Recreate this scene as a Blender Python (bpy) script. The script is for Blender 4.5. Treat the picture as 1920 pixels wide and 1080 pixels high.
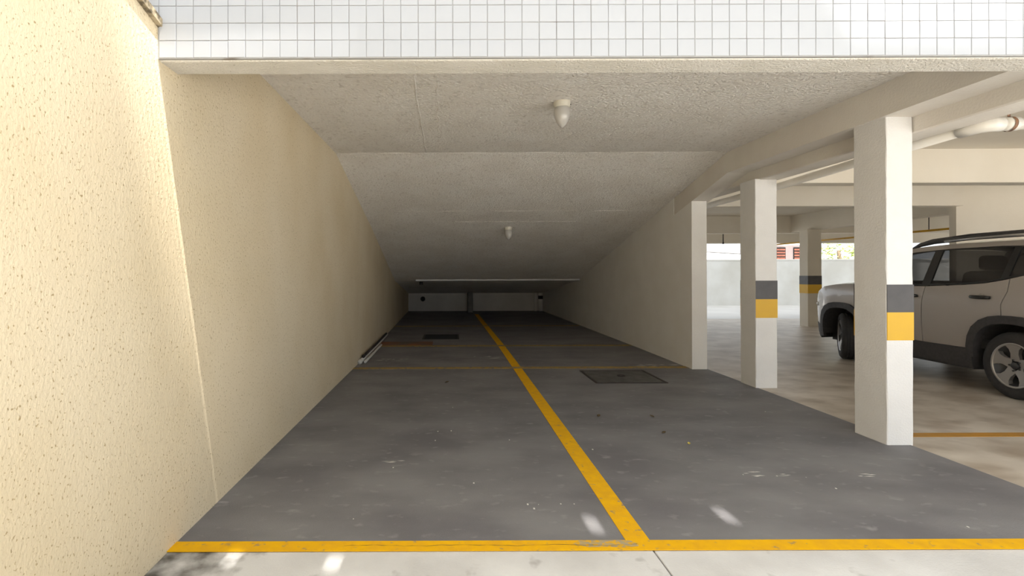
import bpy, bmesh, math, random
from mathutils import Vector, Matrix
random.seed(7)
scene = bpy.context.scene
for o in list(bpy.data.objects): bpy.data.objects.remove(o)
COL = scene.collection
PI = math.pi

# ------------------------------------------------------------------ camera
FPX = 920.0
cam_d = bpy.data.cameras.new('camera'); cam = bpy.data.objects.new('camera', cam_d); COL.objects.link(cam)
cam_d.sensor_width = 36.0; cam_d.lens = FPX/1920*36
cam.location = (0, 0, 1.4)
cam.rotation_euler = (PI/2, 0, 0)
cam.rotation_euler = (Matrix.Rotation(PI/2, 3, 'X') @ Matrix.Rotation(-0.0036, 3, 'Z')).to_euler()
cam_d.shift_x = (960-845)/1920
cam_d.shift_y = -(540-511.6)/1920
cam_d.clip_end = 500
scene.camera = cam

# ------------------------------------------------------------------ sky, sun, exposure
w = bpy.data.worlds.new('world'); scene.world = w; w.use_nodes = True
bg = w.node_tree.nodes['Background']
bg.inputs[0].default_value = (0.88, 0.94, 1.0, 1); bg.inputs[1].default_value = 0.98
SUNV = Vector((-0.35, 0.25, -1.0))
sd = bpy.data.lights.new('sun', 'SUN'); sd.energy = 12.5; sd.angle = math.radians(0.55); sd.color = (1.0, 0.965, 0.91)
so = bpy.data.objects.new('sun', sd); COL.objects.link(so)
so.rotation_euler = SUNV.to_track_quat('-Z', 'Y').to_euler(); so.location = (5, -5, 14)
vs = scene.view_settings
vs.view_transform = 'Standard'; vs.look = 'None'; vs.gamma = 1.0; vs.use_curve_mapping = False
vs.exposure = 0.62

# ------------------------------------------------------------------ helpers
def link(o):
    COL.objects.link(o); return o
def mesh_obj(name, bm, m=None, parent=None, smooth=False):
    me = bpy.data.meshes.new(name); bm.to_mesh(me); bm.free()
    if m: me.materials.append(m)
    if smooth:
        for p in me.polygons: p.use_smooth = True
    o = link(bpy.data.objects.new(name, me))
    if parent: o.parent = parent
    return o
def tag(o, label=None, cat=None, group=None, kind=None):
    if label: o['label'] = label
    if cat: o['category'] = cat
    if group: o['group'] = group
    if kind: o['kind'] = kind
    return o
def struct(o, label=None): return tag(o, label=label, kind='structure')
def thing(name, loc, label, cat, group=None, rz=0):
    o = link(bpy.data.objects.new(name, None)); o.location = loc; o.rotation_euler = (0, 0, rz); o.empty_display_size = .1
    return tag(o, label, cat, group)
def add_box(bm, x0, x1, y0, y1, z0, z1, bev=0, seg=1):
    vs_ = [bm.verts.new((x, y, z)) for x in (x0, x1) for y in (y0, y1) for z in (z0, z1)]
    fs = [(0,1,3,2), (4,6,7,5), (0,4,5,1), (2,3,7,6), (0,2,6,4), (1,5,7,3)]
    faces = [bm.faces.new([vs_[i] for i in f]) for f in fs]
    if bev:
        es = list({e for f in faces for e in f.edges})
        bmesh.ops.bevel(bm, geom=es, offset=bev, segments=seg, affect='EDGES', profile=.5)
def box(name, x0, x1, y0, y1, z0, z1, m, parent=None, bev=0, seg=1):
    bm = bmesh.new(); add_box(bm, x0, x1, y0, y1, z0, z1, bev, seg)
    return mesh_obj(name, bm, m, parent)
def rough_box(name, x0, x1, y0, y1, z0, z1, m, parent=None, bev=.012, amp=.003, cut=.12):
    """box with slightly chipped, uneven arrises"""
    bm = bmesh.new(); add_box(bm, x0, x1, y0, y1, z0, z1)
    for ax, a, b in ((0, x0, x1), (1, y0, y1), (2, z0, z1)):
        n = int((b-a)/cut)
        for i in range(1, min(n, 40)):
            co = [0, 0, 0]; co[ax] = a+(b-a)*i/min(n, 40); no = [0, 0, 0]; no[ax] = 1
            bmesh.ops.bisect_plane(bm, geom=bm.verts[:]+bm.edges[:]+bm.faces[:], plane_co=co, plane_no=no)
    es = [e for e in bm.edges if len(e.link_faces) == 2 and e.link_faces[0].normal.angle(e.link_faces[1].normal, 0) > .5]
    bm.normal_update()
    es = [e for e in bm.edges if len(e.link_faces) == 2 and e.calc_face_angle(0) > .5]
    if bev: bmesh.ops.bevel(bm, geom=es, offset=bev, segments=2, affect='EDGES', profile=.5)
    r = random.Random(hash(name) & 255)
    for v in bm.verts: v.co += Vector((r.uniform(-amp, amp), r.uniform(-amp, amp), 0))
    return mesh_obj(name, bm, m, parent)
def prism_yz(name, pts, x0, x1, m, parent=None, shift=None):
    """polygon in y,z pushed along x; shift(y) moves x"""
    s = shift or (lambda y: 0)
    bm = bmesh.new()
    a = [bm.verts.new((x0+s(y), y, z)) for y, z in pts]; b = [bm.verts.new((x1+s(y), y, z)) for y, z in pts]
    n = len(pts)
    for i in range(n):
        j = (i+1) % n; bm.faces.new((a[i], a[j], b[j], b[i]))
    fa = bm.faces.new(a[::-1]); fb = bm.faces.new(b)
    bmesh.ops.triangulate(bm, faces=[fa, fb])
    bmesh.ops.recalc_face_normals(bm, faces=bm.faces[:])
    return mesh_obj(name, bm, m, parent)
def tube_bm(bm, pts, r, n=12, cap=True):
    pts = [Vector(p) for p in pts]; rings = []
    up = Vector((0, 0, 1))
    for i, p in enumerate(pts):
        t = (pts[min(i+1, len(pts)-1)]-pts[max(i-1, 0)]).normalized()
        a = t.cross(up)
        if a.length < .05: a = t.cross(Vector((1, 0, 0)))
        a.normalize(); b = t.cross(a)
        rr = r[i] if isinstance(r, (list, tuple)) else r
        rings.append([bm.verts.new(p+a*rr*math.cos(k*2*PI/n)+b*rr*math.sin(k*2*PI/n)) for k in range(n)])
    for i in range(len(rings)-1):
        for k in range(n):
            bm.faces.new((rings[i][k], rings[i+1][k], rings[i+1][(k+1) % n], rings[i][(k+1) % n]))
    if cap:
        bm.faces.new(rings[0]); bm.faces.new(rings[-1][::-1])
def tube(name, pts, r, m, parent=None, n=12):
    bm = bmesh.new(); tube_bm(bm, pts, r, n); bmesh.ops.recalc_face_normals(bm, faces=bm.faces[:])
    return mesh_obj(name, bm, m, parent, True)
def lathe_bm(bm, prof, n=24, axis='Z', cx=0, cy=0, cz=0):
    rings = []
    for r, h in prof:
        ring = []
        for k in range(n):
            c, s = math.cos(2*PI*k/n)*r, math.sin(2*PI*k/n)*r
            p = (c, s, h) if axis == 'Z' else (c, h, s)
            ring.append(bm.verts.new((p[0]+cx, p[1]+cy, p[2]+cz)))
        rings.append(ring)
    for i in range(len(rings)-1):
        for k in range(n): bm.faces.new((rings[i][k], rings[i][(k+1) % n], rings[i+1][(k+1) % n], rings[i+1][k]))
    bmesh.ops.remove_doubles(bm, verts=bm.verts[:], dist=1e-5)
    bmesh.ops.recalc_face_normals(bm, faces=bm.faces[:])
def lathe(name, prof, m, parent=None, n=24, axis='Z', loc=(0, 0, 0)):
    bm = bmesh.new(); lathe_bm(bm, prof, n, axis, *loc)
    return mesh_obj(name, bm, m, parent, True)

# ------------------------------------------------------------------ materials
def mat(name, c1, c2=None, scale=3.0, rough=.7, bump=0.0, bscale=60.0, metallic=0.0, spec=.5, stretch=(1, 1, 1), lo=.35, hi=.65,
        c3=None, s3=40.0, t3=(.62, .68), detail=4.0, bdist=.01, coat=0.0):
    m = bpy.data.materials.new(name); m.use_nodes = True
    nt = m.node_tree; N = nt.nodes; L = nt.links; b = N['Principled BSDF']
    b.inputs['Roughness'].default_value = rough; b.inputs['Metallic'].default_value = metallic
    b.inputs['Specular IOR Level'].default_value = spec; b.inputs['Coat Weight'].default_value = coat
    b.inputs['Base Color'].default_value = (*c1, 1)
    tc = N.new('ShaderNodeTexCoord'); mp = N.new('ShaderNodeMapping'); mp.inputs['Scale'].default_value = stretch
    L.new(tc.outputs['Object'], mp.inputs['Vector'])
    out = None
    def noise(s, d=detail):
        n = N.new('ShaderNodeTexNoise'); n.inputs['Scale'].default_value = s; n.inputs['Detail'].default_value = d
        L.new(mp.outputs[0], n.inputs['Vector']); return n
    def mix(fac, a, bcol):
        x = N.new('ShaderNodeMix'); x.data_type = 'RGBA'
        L.new(fac, x.inputs[0])
        if isinstance(a, tuple): x.inputs[6].default_value = (*a, 1)
        else: L.new(a, x.inputs[6])
        x.inputs[7].default_value = (*bcol, 1); return x.outputs[2]
    def ramp(src, a, z):
        r = N.new('ShaderNodeMapRange'); r.inputs[1].default_value = a; r.inputs[2].default_value = z
        L.new(src, r.inputs[0]); return r.outputs[0]
    if c2:
        n1 = noise(scale); out = mix(ramp(n1.outputs['Fac'], lo, hi), c1, c2)
    if c3:
        n3 = noise(s3, 3); out = mix(ramp(n3.outputs['Fac'], *t3), out if out else c1, c3)
    if out: L.new(out, b.inputs['Base Color'])
    if bump:
        nb = noise(bscale, 5); bp = N.new('ShaderNodeBump'); bp.inputs['Strength'].default_value = bump; bp.inputs['Distance'].default_value = bdist
        L.new(nb.outputs['Fac'], bp.inputs['Height']); L.new(bp.outputs[0], b.inputs['Normal'])
    m['_'] = 1
    return m
M = {}
M['stucco'] = mat('cream_stucco', (.70,.585,.395), (.745,.64,.46), 1.3, .85, .55, 80, c3=(.40,.30,.16), s3=95, t3=(.62,.69), bdist=.009, spec=.2, stretch=(1,1,.75))  # dark specks paint in the shadow and dirt of the stucco pits
M['ceil'] = mat('rough_ceiling_paint', (.87,.825,.755), (.92,.885,.825), 2.2, .9, 1.0, 42, bdist=.022, spec=.2, c3=(.68,.63,.565), s3=26, t3=(.55,.75))
M['white'] = mat('white_stucco_paint', (.82,.81,.795), (.86,.85,.835), 4, .8, .6, 70, bdist=.006, spec=.25)
M['beam'] = mat('beam_paint', (.76,.71,.645), (.82,.78,.71), 2, .85, .4, 60, bdist=.006, spec=.2)
M['garage'] = mat('garage_cream_paint', (.76,.695,.585), (.80,.74,.635), 1.5, .85, .3, 50, bdist=.005, spec=.2)
M['asphalt'] = mat('dark_grey_floor_paint', (.160,.153,.162), (.235,.228,.232), 1.3, .62, .5, 120, c3=(.30,.29,.29), s3=9, t3=(.60,.80), bdist=.004, stretch=(1,1.6,1))
M['apron'] = mat('pale_concrete', (.60,.585,.565), (.72,.71,.69), 2.5, .85, .5, 90, c3=(.36,.34,.32), s3=6, t3=(.64,.78), bdist=.004)
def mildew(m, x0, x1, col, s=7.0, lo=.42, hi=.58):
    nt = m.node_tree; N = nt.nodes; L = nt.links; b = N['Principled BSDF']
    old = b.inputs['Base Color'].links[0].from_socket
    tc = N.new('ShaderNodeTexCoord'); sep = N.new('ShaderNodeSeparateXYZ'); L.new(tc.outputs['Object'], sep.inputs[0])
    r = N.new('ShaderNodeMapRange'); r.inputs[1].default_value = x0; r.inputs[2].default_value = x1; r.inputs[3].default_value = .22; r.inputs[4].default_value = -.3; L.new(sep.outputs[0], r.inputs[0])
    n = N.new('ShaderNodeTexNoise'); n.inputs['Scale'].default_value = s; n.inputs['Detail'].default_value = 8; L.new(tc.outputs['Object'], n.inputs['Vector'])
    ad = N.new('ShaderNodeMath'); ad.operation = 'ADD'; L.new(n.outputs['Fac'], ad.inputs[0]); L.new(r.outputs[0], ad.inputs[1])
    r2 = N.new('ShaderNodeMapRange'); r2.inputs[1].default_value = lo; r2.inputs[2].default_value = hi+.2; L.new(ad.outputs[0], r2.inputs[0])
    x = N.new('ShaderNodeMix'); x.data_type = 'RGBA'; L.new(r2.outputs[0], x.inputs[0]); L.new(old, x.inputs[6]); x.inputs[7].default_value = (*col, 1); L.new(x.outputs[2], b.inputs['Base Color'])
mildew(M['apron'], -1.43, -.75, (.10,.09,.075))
M['gfloor'] = mat('worn_garage_concrete', (.50,.43,.345), (.68,.61,.52), 1.6, .42, .25, 60, c3=(.34,.265,.195), s3=2.6, t3=(.45,.80), bdist=.003, stretch=(1,1.4,1))
M['ground'] = mat('yard_concrete', (.60,.585,.56), (.68,.665,.64), .8, .9)
M['yellow'] = mat('yellow_line_paint', (.88,.48,.006), (.80,.42,.015), 14, .8, .3, 120, c3=(.36,.26,.13), s3=24, t3=(.62,.76), bdist=.003, spec=.15)
M['yellowdim'] = mat('worn_yellow_line_paint', (.45,.28,.06), (.34,.24,.09), 9, .7, c3=(.17,.155,.14), s3=16, t3=(.50,.66))
M['orange'] = mat('orange_line_paint', (.52,.25,.03), (.44,.23,.05), 8, .6)
M['bandy'] = mat('yellow_band_paint', (.80,.47,.015), (.76,.44,.02), 6, .45)
M['bandk'] = mat('black_band_paint', (.055,.05,.052), (.075,.07,.07), 6, .40)
M['tile'] = mat('white_glazed_tile', (.385,.40,.425), (.412,.422,.442), 2, .25, 0, spec=.5)
M['grout'] = mat('grout', (.37,.37,.365), (.33,.325,.315), 3, .9, c3=(.20,.17,.14), s3=4, t3=(.62,.72))
M['beamedge'] = mat('rough_facade_beam', (.66,.63,.56), (.72,.69,.63), 5, .9, 1.0, 90, bdist=.01, c3=(.38,.34,.28), s3=40, t3=(.68,.74))
M['upper'] = mat('upper_facade_paint', (.78,.77,.74), (.82,.81,.79), 1, .8)
M['mould'] = mat('mouldy_coping', (.10,.08,.05), (.40,.33,.22), 22, .95, .8, 60, lo=.4, hi=.6)
M['plastic'] = mat('ivory_plastic', (.66,.62,.52), None, rough=.4)
M['globe'] = mat('opal_glass', (.50,.48,.445), None, rough=.25, coat=.2)
M['pvc'] = mat('white_pvc', (.80,.77,.70), (.84,.81,.75), 5, .35)
M['steel'] = mat('weathered_plate', (.07,.066,.062), (.12,.115,.11), 7, .6, .5, 60, bdist=.004)
M['darksteel'] = mat('dark_steel', (.022,.02,.02), (.05,.035,.03), 12, .6)
M['rust'] = mat('rusty_strap', (.30,.15,.08), (.10,.07,.05), 40, .7)
M['gaspipe'] = mat('yellow_gas_pipe', (.72,.42,.03), (.60,.33,.04), 8, .45)
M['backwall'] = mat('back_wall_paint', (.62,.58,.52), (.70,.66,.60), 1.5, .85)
M['leaf'] = mat('dry_leaf', (.05,.035,.02), (.12,.08,.03), 30, .8)
M['chip'] = mat('pale_chip', (.75,.73,.68), None, rough=.8)
M['boundary'] = mat('boundary_wall_paint', (.74,.75,.74), (.62,.62,.59), .9, .85)
M['house'] = mat('mauve_house_wall', (.38,.30,.30), (.44,.36,.35), 2, .85)
M['rooft'] = mat('pale_roof', (.70,.71,.73), (.62,.63,.65), 4, .8)
M['brick'] = mat('red_shutter', (.30,.10,.07), (.38,.14,.09), 9, .7)
M['dark'] = mat('dark_void', (.02,.02,.022), None, rough=.8)
M['foliage'] = mat('leaf_green', (.16,.24,.035), (.42,.46,.10), 3, .6)
M['bark'] = mat('bark', (.16,.11,.07), (.22,.16,.1), 12, .9)

# ------------------------------------------------------------------ the setting
def drift(y): return -0.0135*max(0.0, y-9.0)
def zc(y):                                   # underside of the lane ceiling
    P = [(2.0, 2.9), (6.13, 2.9), (13.1, 1.19), (18.2, .63)]
    for (a, za), (b, zb) in zip(P, P[1:]):
        if y <= b: return za+(zb-za)*(y-a)/(b-a)
    return .63
YB = 17.95                                    # back wall of the lane

def lane_sheet(name, x0, x1, ys, zlo, zhi, m, sh=drift):
    pts = [(y, zlo) for y in ys]+[(y, zhi) for y in ys[::-1]]
    return prism_yz(name, pts, x0, x1, m, None, sh)
struct(box('ground', -14, 60, -22, 70, -.10, -.02, M['ground']))
struct(lane_sheet('floor_lane', -1.43, 3.69, [2.50, 9, 13.5, 18.2], -.02, .004, M['asphalt']))
struct(box('floor_garage', 3.69, 16, 2.50, 14.6, -.02, 0, M['gfloor']))
apL = struct(box('floor_apron', -1.43, 1.012, -1.5, 2.497, -.02, 0, M['apron'], bev=.003))
apR = struct(box('floor_apron', 1.020, 9.0, -1.5, 2.497, -.02, 0, M['apron'], bev=.003))

# left wall: outdoors it ends in a rising mouldy coping, indoors it meets the ceiling
wl = prism_yz('wall_left', [(-9,-.02), (2.0,-.02), (9,-.02), (13.5,-.02), (18.2,-.02), (18.2,1.0), (13.5,1.5), (9,3.05), (2.55,3.05), (2.55,2.60), (2.41,2.605), (.5,3.12), (-9,3.12)], -1.65, -1.43, M['stucco'], None, drift)
struct(wl)
cop = prism_yz('wall_coping', [(2.405,2.607), (.5,3.122), (.5,3.16), (2.405,2.645)], -1.68, -1.405, M['mould'], wl)
def wall_right():
    o = prism_yz('wall_right', [(7.04,0), (9,0), (13.5,0), (18.2,0), (18.2,.75), (13.1,1.25), (7.6, zc(7.6)+.08), (7.6, zc(7.6)-.26), (7.04, zc(7.04)-.26)], 3.46, 3.675, mat('lane_wall_paint', (.87,.845,.80), (.90,.88,.84), 3, .8, .6, 70, bdist=.006, spec=.25), None, drift)
    return struct(o)
wall_right()
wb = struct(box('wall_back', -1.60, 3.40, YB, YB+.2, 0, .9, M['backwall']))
ceil = struct(prism_yz('ceiling_lane', [(2.6,2.9), (6.13,2.9), (13.1,1.19), (18.2,.63), (18.2,.85), (13.2,1.45), (6.2,3.1), (2.6,3.1)], -1.66, 3.47, M['ceil'], None, drift))
# formwork ridges left in the ceiling plaster
for i, (x0, x1, ya, yb) in enumerate([(-.28,-.30,3.72,6.1), (-.10,-.12,3.72,5.2)]):
    pts = []
    n = 14; r = random.Random(i)
    for k in range(n+1): pts.append((x0+(x1-x0)*k/n+r.uniform(-.012,.012), ya+(yb-ya)*k/n, 2.9))
    tube('formwork_ridge', pts, [r.uniform(.002,.007) for _ in pts], M['ceil'], ceil, 6)
for i, (yy, xa, xb) in enumerate([(6.13,-1.4,3.4), (8.1,-1.0,3.0), (8.6,-.3,2.4)]):
    r = random.Random(i+9); n = 30
    pts = [(xa+(xb-xa)*k/n, yy+r.uniform(-.008,.008), zc(yy)) for k in range(n+1)]
    tube('formwork_ridge', pts, [r.uniform(.001,.007) for _ in pts], M['ceil'], ceil, 6)
# lip across the far ceiling, with a pipe stub
lip = struct(prism_yz('ceiling_lip', [(12.95,zc(12.95)+.01), (12.95,zc(12.95)-.035), (13.1,zc(13.1)-.02), (13.1,zc(13.1)+.02)], -.92, 3.42, M['white']))
tube('pipe_stub', [(-.80,13.25,zc(13.25)+.01), (-.80,13.25,zc(13.25)-.09)], .045, M['darksteel'], lip)

# front beam over the lane, tiled above
wf = struct(rough_box('wall_front', -3.2, 16, 2.42, 2.585, 2.448, 3.05, M['beamedge'], bev=.008, amp=.0025, cut=.06))
struct(box('wall_upper_shading', -3.2, 28, 2.415, 15.0, 3.05, 26, M['upper']))  # unseen upper storeys, extended up and sideways to shade the boundary wall
struct(box('wall_grout', -3.2, 16, 2.4035, 2.42, 2.453, 3.05, M['grout']))
PT = .0846
tm = bmesh.new(); add_box(tm, -PT/2+.0012, PT/2-.0012, -.006, .006, -PT/2+.0012, PT/2-.0012, .0018)
tme = bpy.data.meshes.new('tile'); tm.to_mesh(tme); tm.free(); tme.materials.append(M['tile'])
X0 = -1.43; rt = random.Random(3)
rest = bmesh.new()
for row in range(6):
    for c in range(-4, 190):
        x = X0+(c+.5)*PT+.006; z = 2.456+(row+.5)*PT
        if c < 0 and row < 2: continue
        if row < 4 and c < 53 and c > -3:
            o = link(bpy.data.objects.new('tile', tme)); o.parent = wf
            o.location = (x+rt.uniform(-.0006,.0006), 2.4055+rt.uniform(-.0008,.0008), z+rt.uniform(-.0006,.0006))
            o.rotation_euler = (rt.uniform(-.008,.008), rt.uniform(-.006,.006), rt.uniform(-.008,.008))
        else:
            add_box(rest, x-PT/2+.0012, x+PT/2-.0012, 2.400, 2.4115, z-PT/2+.0012, z+PT/2-.0012)
tag(mesh_obj('tile_field', rest, M['tile'], wf), kind='stuff')

# beams along the right side of the lane
struct(prism_yz('beam_lane', [(2.6,2.64), (6.13,2.64), (7.6,zc(7.6)-.26), (7.6,zc(7.6)+.1), (6.13,3.0), (2.6,3.0)], 3.465, 3.72, M['beam']))
struct(box('beam_lane_outer', 3.72, 3.97, 2.6, 13.4, 2.508, 2.95, M['beam'], bev=.01))
struct(box('ceiling_garage', 3.72, 16, 2.6, 15.0, 2.92, 3.05, M['garage']))
struct(box('beam_cross_near', 3.97, 16, 6.10, 6.32, 2.50, 2.93, M['garage'], bev=.008))
struct(box('beam_cross_middle', 3.97, 8.64, 8.26, 8.50, 2.50, 2.93, M['garage'], bev=.008))
struct(box('wall_garage', 8.72, 16, 8.46, 8.58, 0, 2.93, M['garage']))
struct(box('beam_cross_far', 3.97, 16, 13.4, 13.65, 2.45, 2.93, M['garage'], bev=.008))
struct(box('beam_side', 9.30, 9.55, 8.58, 13.4, 2.47, 2.93, M['garage'], bev=.008))
struct(box('beam_eave', 3.97, 16, 14.8, 15.0, 2.26, 2.93, M['garage'], bev=.008))
struct(box('wall_boundary', 3.8, 34, 20.8, 21.0, -.02, 1.88, M['boundary']))
struct(box('trim_1', 3.8, 34, 20.77, 21.03, 1.88, 1.93, M['upper']))

# ------------------------------------------------------------------ columns
def column(x0, x1, y0, y1, top, label, sides, group='striped garage columns', paint='white'):
    t = thing('column', ((x0+x1)/2, (y0+y1)/2, 0), label, 'column', group)
    cx, cy = (x0+x1)/2, (y0+y1)/2
    rough_box('shaft', x0-cx, x1-cx, y0-cy, y1-cy, -.01, top, M[paint], t, bev=.008, amp=.0015, cut=.1)
    e = .003
    for nm, za, zb, m in (('black_band', 1.07, 1.293, M['bandk']), ('yellow_band', .845, 1.07, M['bandy'])):
        bm = bmesh.new(); a, b, c, d = x0-cx, x1-cx, y0-cy, y1-cy
        add_box(bm, a+.002, b+e, c-e, c+.002, za, zb)
        add_box(bm, b-.002, b+e, c, d+e, za, zb)
        add_box(bm, a+.002, b+e, d-.002, d+e, za, zb)
        if sides == 4: add_box(bm, a-e, a+.002, c-e, d+e, za, zb)
        mesh_obj(nm, bm, m, t)
    return t
column(3.50, 3.713, 3.94, 4.26, 2.66, 'nearest white column at lane edge, black and yellow bands facing front', 3)
column(3.665, 3.925, 5.90, 6.21, 2.52, 'second white column, between the nearest column and the lane wall end', 3)
column(9.10, 9.45, 12.5, 12.8, 2.48, 'distant beige column in front of boundary wall, beside the car nose', 4, paint='garage')
sc = thing('stub_column', (.69, 17.5, 0), 'short grey column standing before the dark lane back wall', 'column')
rough_box('shaft', -.09, .09, -.2, .2, 0, .70, mat('bare_concrete', (.20,.185,.16), (.28,.26,.23), 4, .9), sc, bev=.01)

# ------------------------------------------------------------------ painted lines
def line(name, x0, x1, y0, y1, z, m, label, sh=None, grp='painted parking lines'):
    ys = [y0+(y1-y0)*i/8 for i in range(9)]
    pts = [(y, z-.002) for y in ys]+[(y, z+.002) for y in ys[::-1]]
    return tag(prism_yz(name, pts, x0, x1, m, None, sh), label, 'parking line', grp)
fl0 = line('parking_line', -1.43, 9.0, 2.462, 2.552, .0055, M['yellow'], 'bright yellow line across the lane entrance below the tiled beam')
q = random.Random(4)
bm = bmesh.new(); pt = [(.62,2.515), (.66,2.547), (.75,2.551), (.86,2.551), (.93,2.545), (.96,2.52), (.95,2.495), (.88,2.482), (.78,2.490), (.70,2.485)]
bm.faces.new([bm.verts.new((x, y, .0079)) for x, y in pt]); mesh_obj('worn_patch', bm, mat('worn_line_paint', (.50,.36,.14), (.40,.34,.24), 30, .8, c3=(.72,.40,.02), s3=45, t3=(.48,.58)), fl0)
bm = bmesh.new(); prev = None
for k in range(40):
    x = -.55+1.5*k/39; y = 2.507+.006*math.sin(k*.5)+q.uniform(-.004,.004); w_ = q.choice((.0004,.0012,.002))
    cur = (bm.verts.new((x, y-w_, .0082)), bm.verts.new((x, y+w_, .0082)))
    if prev: bm.faces.new((prev[0], cur[0], cur[1], prev[1]))
    prev = cur
mesh_obj('crack', bm, M['leaf'], fl0)
line('parking_line', .905, 1.03, 2.552, 16.5, .0050, M['yellow'], 'long worn yellow centre line running down the dark lane', drift)
line('parking_line', -1.43, 3.46, 7.13, 7.26, .0062, M['yellowdim'], 'thin yellow cross line just behind the manhole cover')
line('parking_line', -1.43, 3.45, 9.30, 9.44, .0062, M['yellowdim'], 'thin yellow cross line in front of the floor grate', drift)
line('parking_line', -1.45, 3.42, 12.8, 12.94, .0062, M['yellowdim'], 'faint farthest yellow cross line behind the floor grate', drift)
line('parking_line', 3.72, 12.0, 4.14, 4.24, .0010, M['orange'], 'orange line on beige garage floor beside the nearest column')
line('painted_patch', -1.42, -.35, 9.44, 9.95, .0058, mat('rusty_orange_stain', (.30,.10,.03), (.13,.10,.08), 2.5, .7), 'rusty orange patch on lane floor beside the left wall', drift, None)

# ------------------------------------------------------------------ lamps
def lamp(x, y, label, tilt):
    z = zc(y)
    t = thing('ceiling_lamp', (x, y, z), label, 'lamp', 'lane ceiling lamps')
    lathe('base', [(.0,.02), (.073,.02), (.073,-.008), (.068,-.045), (.060,-.052), (0,-.052)], M['plastic'], t, 28)
    lathe('globe', [(.058,-.045), (.066,-.06), (.071,-.085), (.070,-.11), (.063,-.14), (.051,-.17), (.036,-.197), (.020,-.216), (.008,-.225), (.0,-.227)], M['globe'], t, 28)
    tube('screw', [(.074,0,-.02), (.080,0,-.02)], .004, M['darksteel'], t, 6)
    t.rotation_euler = (tilt, 0, 0)
lamp(.985, 4.32, 'acorn-shaped opal lamp on the flat ceiling near the entrance', 0)
lamp(1.05, 8.93, 'smaller-looking opal lamp on the sloping ceiling deep in the lane', -.24)

# ------------------------------------------------------------------ floor hatches
t = thing('manhole_cover', (2.275, 6.56, .004), 'rectangular grey hatch cover in the dark lane floor, near right wall', 'manhole cover')
bm = bmesh.new()
for a in ((-.455,.455,-.40,-.37), (-.455,.455,.37,.40), (-.455,-.425,-.37,.37), (.425,.455,-.37,.37)): add_box(bm, *a, -.02, .008, .002)
mesh_obj('frame', bm, M['darksteel'], t)
box('plate', -.415, .415, -.36, .36, -.01, .007, M['steel'], t, bev=.004)
bm = bmesh.new(); tube_bm(bm, [(.05*math.cos(k*PI/8), .05*math.sin(k*PI/8), .014) for k in range(16)]+[(.05,0,.014)], .006, 6); mesh_obj('pull_ring', bm, M['darksteel'], t, True)
t = thing('floor_grate', (-.215, 10.7, .004), 'dark drain grate in floor on the left half of the lane', 'drain')
bm = bmesh.new()
for a in ((-.39,.39,-.40,-.36), (-.39,.39,.36,.40), (-.39,-.35,-.36,.36), (.35,.39,-.36,.36)): add_box(bm, *a, -.02, .006)
mesh_obj('frame', bm, M['darksteel'], t)
box('well_dark_sheet', -.35, .35, -.36, .36, -.02, .001, M['dark'], t)  # flat black sheet at floor level paints the shade inside the drain
for k in range(8): box('bar', -.35, .35, -.322+k*.09, -.312+k*.09, .001, .003, M['dark'], t)

# ------------------------------------------------------------------ pipes
t = thing('drain_pipe', (4.022, 3.87, 2.50), 'long white plastic drain pipe running under garage ceiling beside the lane beam', 'pipe', 'white drain pipes')
tube('pipe', [(0,0,0), (0,2.15,-.055), (0,4.2,-.065), (0,6.0,-.075)], .042, M['pvc'], t, 16)
tube('coupling', [(0,2.6,-.057), (0,2.75,-.058)], .050, M['pvc'], t, 16)
t = thing('drain_pipe', (4.022, 3.75, 2.50), 'white drain pipe with elbow and rusty strap, top right above the car', 'pipe', 'white drain pipes')
tube('elbow', [(0,.12,0), (0,.03,0), (.012,-.03,0), (.045,-.06,0), (.11,-.07,0)], .053, M['pvc'], t, 16)
tube('pipe', [(.08,-.07,0), (1.5,-.07,.012), (4.5,-.07,.03)], .042, M['pvc'], t, 16)
tube('coupling', [(.125,-.07,0), (.225,-.07,.002)], .050, M['pvc'], t, 16)
bm = bmesh.new()
pts = [(.17, -.07+.055*math.cos(a), .055*math.sin(a)) for a in [i*2*PI/20 for i in range(21)]]
for (p, q) in zip(pts, pts[1:]):
    v = [bm.verts.new((x, y, z)) for x, y, z in ((.158,)+p[1:], (.182,)+p[1:], (.182,)+q[1:], (.158,)+q[1:])]; bm.faces.new(v)
bmesh.ops.remove_doubles(bm, verts=bm.verts[:], dist=1e-5)
add_box(bm, .160, .180, -.072, -.068, .05, .415)
mesh_obj('strap', bm, M['rust'], t)

t = thing('gas_pipe', (9.75, 9.0, 2.23), 'thin yellow gas pipe hung under the far garage ceiling', 'pipe')
tube('pipe', [(0,0,0), (0,2.9,-.01), (0,5.7,-.02)], .022, M['gaspipe'], t, 10)
for yy in (1.0, 4.55): tube('hanger_rod', [(0,yy,.0), (0,yy,.70)], .008, M['darksteel'], t, 6)
t = thing('hanger_rod', (8.0, 14.4, 2.25), 'thin dark rod hanging from the far garage eave', 'rod')
tube('rod', [(0,0,0), (0,0,.68)], .014, M['darksteel'], t, 6); lathe('nut', [(.0,-.03), (.03,-.03), (.03,.01), (0,.01)], M['darksteel'], t, 6)

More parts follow.
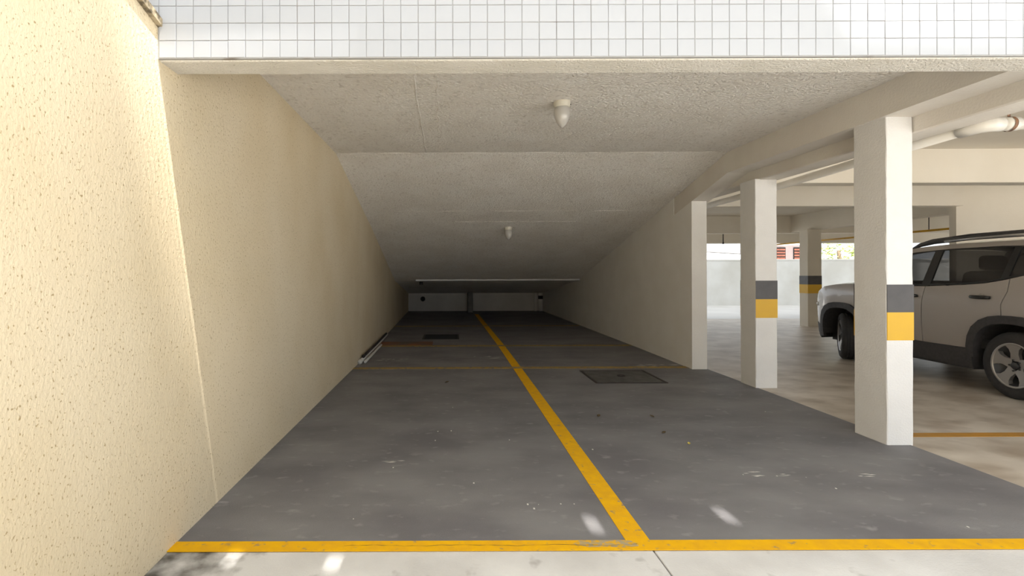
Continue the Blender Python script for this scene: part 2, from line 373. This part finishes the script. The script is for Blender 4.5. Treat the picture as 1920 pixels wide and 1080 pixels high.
for i, (dx, z, y0, y1, r, lb) in enumerate([(.035,.04,7.5,10.9,.030,'thick pale pipe lying along the base of the left wall'),
                                             (.10,.028,7.6,9.4,.021,'thin pale pipe on the floor beside the thicker wall pipe'),
                                             (.055,.095,7.7,10.6,.022,'dark pipe lying on top of the pale pipes by left wall')]):
    t = thing('loose_pipe', (-1.43+dx, y0, z), lb, 'pipe', 'loose pipes along the left wall')
    m = M['darksteel'] if i == 2 else M['pvc']
    pts = [(drift(y0+(y1-y0)*k/6), (y1-y0)*k/6, 0) for k in range(7)]
    tube('tube', pts, r, m, t, 10)
    lathe('socket', [(r*.8,0), (r*1.18,0), (r*1.18,.07), (r*1.0,.07)], m, t, 12, 'Y')
t = thing('wall_vent', (-1.02, YB, .45), 'small dark round vent on the lane back wall', 'vent')
lathe('vent_ring', [(.06,-.03), (.09,-.03), (.09,.0), (.06,.0)], M['darksteel'], t, 16, 'Y'); lathe('vent_hole', [(0,-.012), (.062,-.012)], M['dark'], t, 16, 'Y')
for i, (x, r, lb) in enumerate([(3.08,.05,'slim vertical pipe on the lane back wall, left of the thicker pipe'), (3.27,.075,'thick white vertical pipe in the right corner of lane back wall')]):
    t = thing('corner_pipe', (x, YB-.10, 0), lb, 'pipe', 'pipes in the lane back corner')
    tube('tube', [(0,0,0), (0,0,.66)], r, M['pvc'], t, 12); lathe('collar', [(r*1.2,.44), (r*1.2,.56), (r,.56), (r,.44)], M['darksteel'] if i else M['pvc'], t, 12)

# ------------------------------------------------------------------ leaves and chips on the floor
def leaf(x, y, s, a, label, m):
    bm = bmesh.new(); n = 6
    L_ = []; R_ = []; C_ = []
    for k in range(n+1):
        u = k/n; wd = .32*s*math.sin(PI*u)**.8; zz = .004+.25*s*u*u
        C_.append(bm.verts.new((u*s, 0, zz))); L_.append(bm.verts.new((u*s, wd, zz+.35*wd))); R_.append(bm.verts.new((u*s, -wd, zz+.2*wd)))
    for k in range(n):
        bm.faces.new((C_[k], C_[k+1], L_[k+1], L_[k])); bm.faces.new((C_[k+1], C_[k], R_[k], R_[k+1]))
    bmesh.ops.remove_doubles(bm, verts=bm.verts[:], dist=1e-5)
    bmesh.ops.solidify(bm, geom=bm.faces[:], thickness=.0008)
    o = mesh_obj('dry_leaf', bm, m); o.location = (x, y, .004); o.rotation_euler = (0, 0, a)
    return tag(o, label, 'leaf', 'dry leaves on the lane floor')
def fl(px, py):
    hor = 511.6-.0036*(px-845); d = 1.396*920/(py-hor); return (px-845)/920*d, d
for px, py, s, a, lb in ((1240,813,.045,.5,'dark curled leaf on lane floor, nearest of three right of centre line'), (1226,783,.05,2.1,'dark leaf on lane floor, rightmost of the two farther ones'),
                      (1120,782,.05,1.0,'dark leaf on lane floor, close right of the centre line'), (833,718,.06,.3,'dark leaf on the left half of the lane, before the cross line')):
    x, y = fl(px, py); leaf(x, y, s, a, lb, M['leaf'])
x, y = fl(1291,834); leaf(x, y, .035, 1.2, 'tiny yellowish leaf on lane floor right of the dark leaves', mat('yellow_leaf', (.55,.45,.10)))
chips = bmesh.new(); rc = random.Random(5)
for px, py in ((848,764),(815,826),(820,809),(845,808),(736,877),(988,946),(1008,946),(1050,945),(1000,954),(954,825),(887,906),(1176,776),(1434,772),(1392,890),(1813,988),(1566,916),(1510,895),(661,973),(1075,945),(1110,843)):
    x, y = fl(px, py); s = rc.uniform(.002,.005)
    add_box(chips, x-s, x+s, y-s*1.5, y+s*1.5, .003, .003+s*.8)
tag(mesh_obj('floor_chips', chips, M['chip']), 'scattered tiny pale chips on the dark lane floor', 'debris', kind='stuff')
scf = bmesh.new()
for px, py, L_, n in ((1440,889,.30,9),(735,675,.5,10),(910,670,.4,6),(1230,685,.6,8),(1640,893,.2,4),(735,868,.12,4)):
    x, y = fl(px, py)
    for k in range(n):
        a, b = rc.uniform(-L_/2, L_/2), rc.uniform(-.05, .05)*y/4; l = rc.uniform(.01,.06)*y/4; ww = rc.uniform(.003,.008)*y/3.5
        v = [scf.verts.new((x+a+dx, y+b+dy, .0046)) for dx, dy in ((-l,0), (0,-ww), (l,-ww*.3), (l*.3,ww))]; scf.faces.new(v)
tag(mesh_obj('floor_scuffs', scf, M['chip']), 'pale paint scuffs scattered on the dark lane floor', 'scuff marks', kind='stuff')

# ------------------------------------------------------------------ the car
def car_paint():
    m = mat('grey_metallic_paint', (.42,.385,.36), None, rough=.34, metallic=.3, spec=.5, coat=.7)
    return m
PAINT = car_paint(); CLAD = mat('black_cladding', (.035,.033,.036), (.05,.048,.05), 30, .55)
TYRE = mat('tyre_rubber', (.022,.021,.022), (.035,.033,.033), 20, .75); RIM = mat('silver_rim', (.48,.47,.47), None, rough=.3, metallic=.8)
RIMD = mat('dark_rim', (.05,.05,.052), None, rough=.5, metallic=.3); SEATM = mat('grey_seat_cloth', (.10,.095,.095), (.14,.13,.13), 20, .9)
CHROME = mat('chrome', (.75,.75,.75), None, rough=.15, metallic=1.0); LENS = mat('lamp_lens', (.7,.7,.68), None, rough=.1, coat=1)
REDL = mat('red_lens', (.35,.02,.02), None, rough=.2)
GLASS = bpy.data.materials.new('tinted_glass'); GLASS.use_nodes = True
_nt = GLASS.node_tree; _b = _nt.nodes['Principled BSDF']; _b.inputs['Base Color'].default_value = (.02,.02,.022,1); _b.inputs['Roughness'].default_value = .05; _b.inputs['Alpha'].default_value = .62
car = thing('car', (7.060, 5.297, 0), 'grey compact off-road car with black cladding, parked in the beige garage', 'car', rz=math.radians(86.9))
CS = 1.06; car.scale = (.985, CS, CS)
TAB = [(.1,.84),(.2,.85),(.35,.872),(.5,.888),(.7,.900),(.85,.902),(.95,.897),(1.02,.885),(1.08,.868),(1.3,.80),(1.5,.735),(1.62,.69),(1.8,.62)]
def YB_(x, z):
    y = TAB[-1][1]
    for (a, ya), (b, yb) in zip(TAB, TAB[1:]):
        if z <= b: y = ya+(yb-ya)*max(0, z-a)/(b-a); break
    if x > 2.75: y -= .17*((x-2.75)/.62)**2.4
    if x < -.45: y -= .10*((-.45-x)/.45)**2
    return y
def flat(outline, holes=(), step=.07):
    bm = bmesh.new()
    for lp in (outline,)+tuple(holes):
        vv = [bm.verts.new((x, 0, z)) for x, z in lp]
        for i in range(len(vv)): bm.edges.new((vv[i], vv[(i+1) % len(vv)]))
    bmesh.ops.triangle_fill(bm, use_beauty=True, use_dissolve=False, edges=bm.edges[:])
    xs = [p[0] for p in outline]; zs = [p[1] for p in outline]
    for ax, a, b in ((0, min(xs), max(xs)), (2, min(zs), max(zs))):
        n = max(1, int((b-a)/step))
        for i in range(1, n):
            co = [0,0,0]; co[ax] = a+(b-a)*i/n; no = [0,0,0]; no[ax] = 1
            bmesh.ops.bisect_plane(bm, geom=bm.verts[:]+bm.edges[:]+bm.faces[:], plane_co=co, plane_no=no)
    return bm
def side(name, outline, m, off=0., th=.02, holes=(), parent=None, label=None):
    res = []
    for s in (1, -1):
        bm = flat(outline, holes)
        for v in bm.verts: v.co.y = s*(YB_(v.co.x, v.co.z)+off)
        bm.normal_update()
        for f in bm.faces:
            if f.normal.y*s < 0: f.normal_flip()
        if th:
            ret = bmesh.ops.extrude_face_region(bm, geom=bm.faces[:])
            for g in ret['geom']:
                if isinstance(g, bmesh.types.BMVert): g.co.y -= s*th
            bmesh.ops.recalc_face_normals(bm, faces=bm.faces[:])
        o = mesh_obj(name, bm, m, parent or car, True)
        o.modifiers.new('edge', 'EDGE_SPLIT').split_angle = math.radians(40)
        if label: o['label'] = label
        res.append(o)
    return res
FA, RA, ZA = 2.57, 0.0, .345
def arch(xc, r, a0, a1, n=14, p=2.7):
    out = []
    for i in range(n+1):
        a = math.radians(a0+(a1-a0)*i/n); c, s = math.cos(a), math.sin(a)
        k = (abs(c)**p+abs(s)**p)**(-1/p)
        out.append((xc+r*k*c, ZA+r*k*s*1.0))
    return out
ARF = arch(FA, .46, 12, 168); ARR = arch(RA, .46, 12, 88)
side('fender', [(2.065,.44), (2.065,1.10), (2.24,1.15), (2.7,1.125), (3.0,1.085), (3.22,1.0), (3.30,.87), (3.31,.62), (3.29,.44)]+ARF, PAINT)
side('front_door', [(2.055,.455), (2.055,1.115), (1.105,1.135), (1.105,.455)], PAINT)
RD = [(1.095,.455), (1.095,1.135), (.62,1.16), (.35,1.185), (.14,1.225), (.10,1.235), (.085,1.10), (.12,.97), (.11,.86)]+arch(RA, .46, 76, 14)
rd = side('rear_door', RD, PAINT)
side('rear_quarter', [(.09,1.238), (-.06,1.275), (-.18,1.325), (-.26,1.38), (-.30,1.45), (-.31,1.555), (-.70,1.57), (-.78,1.5), (-.86,1.08), (-.90,.85), (-.90,.44)]+arch(RA, .46, 168, 78)+[(.10,.86), (.11,.97), (.075,1.10)], PAINT)
ROOF = [(2.24,1.15), (1.72,1.575), (1.4,1.622), (.8,1.645), (.1,1.645), (-.4,1.62), (-.70,1.57)]
WTOP = [(-.31,1.558), (-.1,1.578), (.3,1.592), (.9,1.588), (1.40,1.565), (1.60,1.54)]
side('roof_side', ROOF+[(-.31,1.557)]+WTOP[1:]+[(2.068,1.115)], PAINT)
BELT = [(2.055,1.122), (1.10,1.142), (.62,1.167), (.35,1.192), (.10,1.244), (-.06,1.282), (-.18,1.332), (-.26,1.387), (-.30,1.457)]
P1 = [(1.96,1.145), (1.17,1.162), (1.13,1.568), (1.39,1.545), (1.57,1.515)]
P2 = [(1.05,1.165), (.62,1.187), (.35,1.212), (.20,1.245), (.16,1.572), (1.02,1.568)]
P3 = [(.12,1.262), (-.06,1.305), (-.17,1.352), (-.24,1.405), (-.27,1.54), (-.1,1.555), (.09,1.568)]
side('window_frame', BELT+WTOP, mat('gloss_black_trim', (.02,.02,.021), None, rough=.3), -.006, .02, (P1, P2, P3))
side('side_window', P1, GLASS, -.012, .004); side('side_window', P2, GLASS, -.012, .004); side('quarter_window', P3, GLASS, -.012, .004)
def flare(xc):
    return arch(xc, .51, 3, 177)+arch(xc, .425, 177, 3)
side('wheel_arch_trim', flare(FA), CLAD, .022, .06, label='matt black wheel arch trim'); side('wheel_arch_trim', flare(RA), CLAD, .022, .06, label='matt black wheel arch trim')
side('sill_cladding', [(2.12,.25), (2.12,.44), (2.02,.455), (.55,.455), (.45,.44), (.45,.25)], CLAD, .018, .08, label='matt black sill cladding')
side('bumper_cladding', [(3.02,.30), (3.05,.46), (3.31,.50), (3.30,.36), (3.2,.27)], CLAD, .008, .04)
side('bumper_cladding', [(-.46,.30), (-.49,.48), (-.90,.55), (-.88,.34)], CLAD, .008, .04)
def loft(name, prof, m, crown=.03, bow=0., th=.0, n=10):
    bm = bmesh.new(); rows = []
    for x, z in prof:
        wd = YB_(x, z)
        rows.append([bm.verts.new((x+bow*(1-(t/n*2-1)**2), (t/n*2-1)*wd, z+crown*(1-(t/n*2-1)**4))) for t in range(n+1)])
    for a, b in zip(rows, rows[1:]):
        for k in range(n): bm.faces.new((a[k], a[k+1], b[k+1], b[k]))
    bmesh.ops.recalc_face_normals(bm, faces=bm.faces[:])
    return mesh_obj(name, bm, m, car, True)
loft('hood', [(2.24,1.15), (2.7,1.125), (3.0,1.085), (3.22,1.0)], PAINT, .035, .02)
loft('windshield', [(2.24,1.15), (1.98,1.365), (1.72,1.575)], GLASS, .02, .05)
loft('roof', ROOF[1:], PAINT, .03)
loft('rear_window', [(-.70,1.57), (-.78,1.5), (-.85,1.12)], GLASS, .02, -.03)
loft('tailgate', [(-.85,1.12), (-.86,1.08), (-.90,.85), (-.90,.60)], PAINT, 0, -.04)
loft('rear_bumper', [(-.90,.60), (-.90,.40), (-.86,.28)], CLAD, 0, -.08)
loft('front_fascia', [(3.22,1.0), (3.30,.87), (3.31,.62)], PAINT, 0, .09)
loft('front_bumper', [(3.31,.62), (3.29,.42), (3.18,.25)], CLAD, 0, .10)
bm = bmesh.new(); add_box(bm, -.84, 3.2, -.60, .60, .22, .50); add_box(bm, .48, 2.08, -.84, .84, .22, .46); mesh_obj('underbody', bm, CLAD, car)
box('floor_pan', -.8, 2.1, -.80, .80, .46, .56, CLAD, car)
for xc in (FA, RA):
    for s in (1, -1):
        bm = bmesh.new(); A = arch(xc, .44, 0, 180, 16)
        a = [bm.verts.new((x, s*.60, z)) for x, z in A]; b = [bm.verts.new((x, s*(YB_(x, z)-.01), z)) for x, z in A]
        for i in range(len(A)-1): bm.faces.new((a[i], a[i+1], b[i+1], b[i]))
        bm.faces.new(a)
        mesh_obj('wheel_liner', bm, CLAD, car)
for s in (1, -1):
    for nm, xs in (('front', 1.12), ('rear', .15)):
        pass
# door handles, attached to their doors
fd = [o for o in car.children if o.name.startswith('front_door')]
def handles(doors, xh, z):
    for o, s in zip(doors, (1, -1)):
        y = YB_(xh, z)
        bm = bmesh.new(); tube_bm(bm, [(xh-.10, s*(y+.004), z), (xh-.085, s*(y+.030), z), (xh+.05, s*(y+.034), z), (xh+.095, s*(y+.028), z), (xh+.11, s*(y+.004), z)], [.016,.020,.019,.018,.014], 8)
        mesh_obj('handle', bm, mat('handle_black', (.02,.02,.02), None, rough=.35), o, True)
        bm = bmesh.new(); lathe_bm(bm, [(0,s*.0), (.042,s*.0), (.042,s*.004), (0,s*.004)], 16, 'Y', xh-.0, s*(y+.001), z); mesh_obj('handle_cup', bm, PAINT, o, True)
handles(fd, 1.27, 1.015); handles(rd, .34, 1.035)
for s in (1, -1):
    # roof rail with silver insert
    bm = bmesh.new(); pts = [(1.52,1.612), (1.40,1.655), (1.2,1.69), (.7,1.715), (0,1.717), (-.4,1.70), (-.60,1.64), (-.66,1.60)]
    tube_bm(bm, [(x, s*(YB_(x, min(z,1.60))-.03), z) for x, z in pts], [.014,.026,.034,.038,.038,.034,.028,.016], 10)
    rail = mesh_obj('roof_rail', bm, CLAD, car, True)
    bm = bmesh.new(); tube_bm(bm, [(x, s*(YB_(x, 1.6)+.004), z) for x, z in ((1.0,1.682), (.6,1.696), (.25,1.700), (.02,1.700))], .014, 8); mesh_obj('rail_insert', bm, RIM, rail, True)
    # mirror
    bm = bmesh.new(); add_box(bm, 1.90, 2.02, s*.93-.09, s*.93+.13 if s > 0 else s*.93+.09, 1.12, 1.27, .03, 2); mesh_obj('mirror', bm, CLAD, car, True)
    # round headlight
    hl = lathe('headlight', [(0,.05), (.06,.045), (.10,.02), (.11,0)], LENS, car, 24, 'Y'); hl.location = (3.33, s*.62, .88); hl.rotation_euler = (0, 0, -PI/2+s*.25)
    rg = lathe('headlight_ring', [(.105,0), (.105,.03), (.122,.03), (.125,0)], CHROME, hl, 24, 'Y')
    fm = lathe('side_marker', [(0,.016), (.025,.014), (.035,.0)], LENS, car, 16, 'Y'); fm.location = (3.20, s*(YB_(3.2,.80)-.002), .80); fm.rotation_euler = (0, 0, 0 if s > 0 else PI)
    box('tail_lamp', -.905, -.86, s*.70-.09, s*.70+.09, .86, 1.06, REDL, car, .01)
gr = box('grille', 3.36, 3.385, -.44, .44, .78, .95, CLAD, car, .008)
for k in range(7): box('grille_slot', 3.382, 3.392, -.38+k*.12, -.30+k*.12, .80, .93, M['dark'], gr)
# seats
def seat(x, y, wide):
    bm = bmesh.new(); add_box(bm, x-.05, x+.45, y-wide/2, y+wide/2, .56, .78, .05, 2); mesh_obj('seat_cushion', bm, SEATM, car, True)
    bm = bmesh.new(); add_box(bm, -.07, .07, y-wide/2, y+wide/2, 0, .56, .05, 2)
    for v in bm.verts: v.co.x += x-.02-.22*v.co.z; v.co.z += .76
    mesh_obj('seat_back', bm, SEATM, car, True)
    for yy in ([y] if wide < 1 else [y-.38, y+.38]):
        bm = bmesh.new(); add_box(bm, x-.24, x-.13, yy-.13, yy+.13, 1.33, 1.50, .04, 2); mesh_obj('headrest', bm, SEATM, car, True)
seat(.95, .37, .5); seat(.95, -.37, .5); seat(.05, 0, 1.2)
bm = bmesh.new(); add_box(bm, 1.72, 2.15, -.72, .72, .70, 1.08, .06, 2); mesh_obj('dashboard', bm, CLAD, car, True)
bm = bmesh.new(); tube_bm(bm, [(1.5, .37+.18*math.cos(k*PI/10), 1.0+.18*math.sin(k*PI/10)) for k in range(21)], .014, 6); mesh_obj('steering_wheel', bm, CLAD, car, True)
# wheels
def wheel(x, y, s, steer):
    wroot_prof = []
    R, W = .345, .108
    prof = [(.215,-W*.92), (.27,-W*1.05), (.315,-W*.98), (.335,-W*.82)]
    gx = [-.75,-.62,-.60,-.50,-.48,-.28,-.26,-.18,-.16,.16,.18,.26,.28,.48,.50,.60,.62,.75]
    gr_ = [0,0,1,1,0,0,1,1,0,0,1,1,0,0,1,1,0,0]
    for g, d in zip(gx, gr_): prof.append((R-(.010 if d else 0)-.004*abs(g), W*g))
    prof += [(.335,W*.82), (.315,W*.98), (.27,W*1.05), (.215,W*.92)]
    t = lathe('wheel', prof, TYRE, car, 48, 'Y')
    for p in t.data.polygons: p.use_smooth = True
    t.modifiers.new('edge', 'EDGE_SPLIT').split_angle = math.radians(35)
    t.location = (x, y, R); t.rotation_euler = (0, 0, steer+(0 if s > 0 else PI))
    lathe('rim_barrel', [(.232,.105), (.222,.105), (.205,.085), (.195,.02), (.0,.015)], RIMD, t, 40, 'Y')
    lathe('rim_lip', [(.212,.098), (.222,.108), (.232,.106), (.235,.095)], RIM, t, 40, 'Y')
    for k in range(5):
        a0 = k*2*PI/5+.31
        bm = bmesh.new(); pts = [(.045,-.050), (.12,-.040), (.165,-.052), (.214,-.098), (.219,-.05), (.219,.05), (.214,.098), (.165,.052), (.12,.040), (.045,.050)]
        top = []; bot = []
        for r_, q in pts:
            xx = r_*math.cos(a0)-q*math.sin(a0); zz = r_*math.sin(a0)+q*math.cos(a0)
            top.append(bm.verts.new((xx, .098-.03*(1-r_/.22)+.0, zz))); bot.append(bm.verts.new((xx, .05, zz)))
        bm.faces.new(top); nn = len(pts)
        for i in range(nn): bm.faces.new((top[i], top[(i+1) % nn], bot[(i+1) % nn], bot[i]))
        bmesh.ops.recalc_face_normals(bm, faces=bm.faces[:])
        sp = mesh_obj('spoke', bm, RIM, t)
    lathe('hub_cap', [(0,.092), (.030,.092), (.036,.085), (.036,.05)], RIMD, t, 20, 'Y')
    for k in range(5):
        a = k*2*PI/5; lathe('wheel_bolt', [(0,.086), (.009,.086), (.009,.05)], RIMD, t, 6, 'Y', (.058*math.cos(a), 0, .058*math.sin(a)))
for s in (1, -1):
    wheel(RA, s*.785, s, 0); wheel(FA, s*.775, s, -math.radians(27))

# ------------------------------------------------------------------ beyond the boundary wall
h = thing('house', (19.3, 28.0, -.02), 'mauve house with shuttered windows seen over the boundary wall', 'house')
box('wall', -1.0, 1.3, 0, 3.0, 0, 3.1, M['house'], h)
prism_yz('roof', [(-.4,3.0), (1.5,4.0), (3.4,3.0), (3.4,2.92), (-.4,2.92)], -1.2, 1.5, M['rooft'], h)
for wx in (-.75, .25):
    wn = box('window', wx, wx+.55, -.03, .05, 1.75, 2.8, M['dark'], h)
    for k in range(6): box('shutter_slat', wx+.04, wx+.51, -.06, -.03, 1.80+k*.165, 1.90+k*.165, M['brick'], wn)
h = thing('shed', (13.2, 27.0, -.02), 'low building with pale roof and dark ridge seen over the boundary wall', 'building')
box('wall', -2.4, 4.4, .3, 4, 0, 2.0, M['boundary'], h)
bm = bmesh.new()
vsr = [bm.verts.new(p) for p in ((-2.6,0,1.9), (4.6,0,1.9), (4.6,2,2.42), (-2.6,2,2.85), (-2.6,0,1.82), (4.6,0,1.82), (4.6,4.2,1.82), (-2.6,4.2,1.82))]
for f in ((0,1,2,3), (0,4,5,1), (3,2,6,7), (4,7,6,5), (1,5,6,2), (0,3,7,4)): bm.faces.new([vsr[i] for i in f])
mesh_obj('roof', bm, M['rooft'], h)
tube('ridge_cap', [(-2.6+7.2*k/12, 2, 2.86-.43*k/12) for k in range(13)], .05, M['steel'], h, 6)
def tree(x, y, hgt, r, seed, label):
    t = thing('tree', (x, y, -.02), label, 'tree', 'trees beyond the boundary wall')
    tube('trunk', [(0,0,0), (.1,.05,hgt*.3), (.0,.1,hgt*.6)], [.2,.16,.09], M['bark'], t, 8)
    bm = bmesh.new(); q = random.Random(seed)
    for k in range(2600):
        d = Vector((q.gauss(0,1), q.gauss(0,1), q.gauss(0,1))).normalized()*r*q.uniform(.55,1.0)**.6
        d.z *= .9; c = Vector((0, 0, hgt*.55))+d
        if c.z < .6: continue
        u = Vector((q.gauss(0,1), q.gauss(0,1), q.gauss(0,1))).normalized(); v = u.orthogonal().normalized(); s = q.uniform(.10,.20)
        vv = [bm.verts.new(c+p) for p in (-u*s, v*s*.35, u*s, -v*s*.35)]; bm.faces.new(vv)
    tag(mesh_obj('foliage', bm, M['foliage'], t), kind='stuff')
tree(24.6, 31.0, 4.6, 2.6, 1, 'bright leafy tree over boundary wall beside the distant column')

# ------------------------------------------------------------------ added shade panel overhead, out of view: invented to shape light on the entrance
ZO = 8.0
def up(x, y, z): return (x-SUNV.x*(ZO-z), y-SUNV.y*(ZO-z))
outer = [(-6,-2.6), (16,-2.6), (16,1.038), (3.91,1.038), (3.672,1.094), (0,1.96), (-6,1.96)]
slot = [(.30,.62), (1.45,.62), (1.45,1.03), (.30,1.03)]  # opening shaped to cast the bright strip on the left wall
def oval(x, y, a, b, n=12):
    cx, cy = up(x, y, 0); return [(cx+a*math.cos(2*PI*k/n), cy+b*math.sin(2*PI*k/n)) for k in range(n)]
holes = [slot, oval(.785,2.72,.015,.12), oval(1.57,2.81,.015,.11), oval(-1.08,2.40,.010,.09), oval(-.57,2.37,.011,.08)]  # ovals placed to cast the light spots on the floor
bm = bmesh.new()
for lp in [outer]+holes:
    vv = [bm.verts.new((x, y, ZO)) for x, y in lp]
    for i in range(len(vv)): bm.edges.new((vv[i], vv[(i+1) % len(vv)]))
bmesh.ops.triangle_fill(bm, use_beauty=True, use_dissolve=False, edges=bm.edges[:])
ret = bmesh.ops.extrude_face_region(bm, geom=bm.faces[:])
for g in ret['geom']:
    if isinstance(g, bmesh.types.BMVert): g.co.z += .02
bmesh.ops.recalc_face_normals(bm, faces=bm.faces[:])
cn = struct(mesh_obj('added_shade_panel', bm, M['upper']))
SL = [(.62+.04*k, .036-.0021*k) for k in range(10)]
for ya, wd in SL:
    bm = bmesh.new()
    lo = [(.28, ya), (.55, ya), (1.25, ya), (1.47, ya), (1.47, ya+.041), (1.25, ya+.039), (.55, ya+wd), (.28, ya+wd)]
    for z in (ZO+.004, ZO+.016): bm.faces.new([bm.verts.new((x, y, z)) for x, y in lo])
    mesh_obj('shade_slat', bm, M['upper'], cn)  # added slats that soften and fade the light strip
for x in (-2.2, 12): box('shade_panel_post', x-.06, x+.06, -2.5, -2.38, -.02, ZO, M['upper'], cn)  # supports added for the invented shade panel
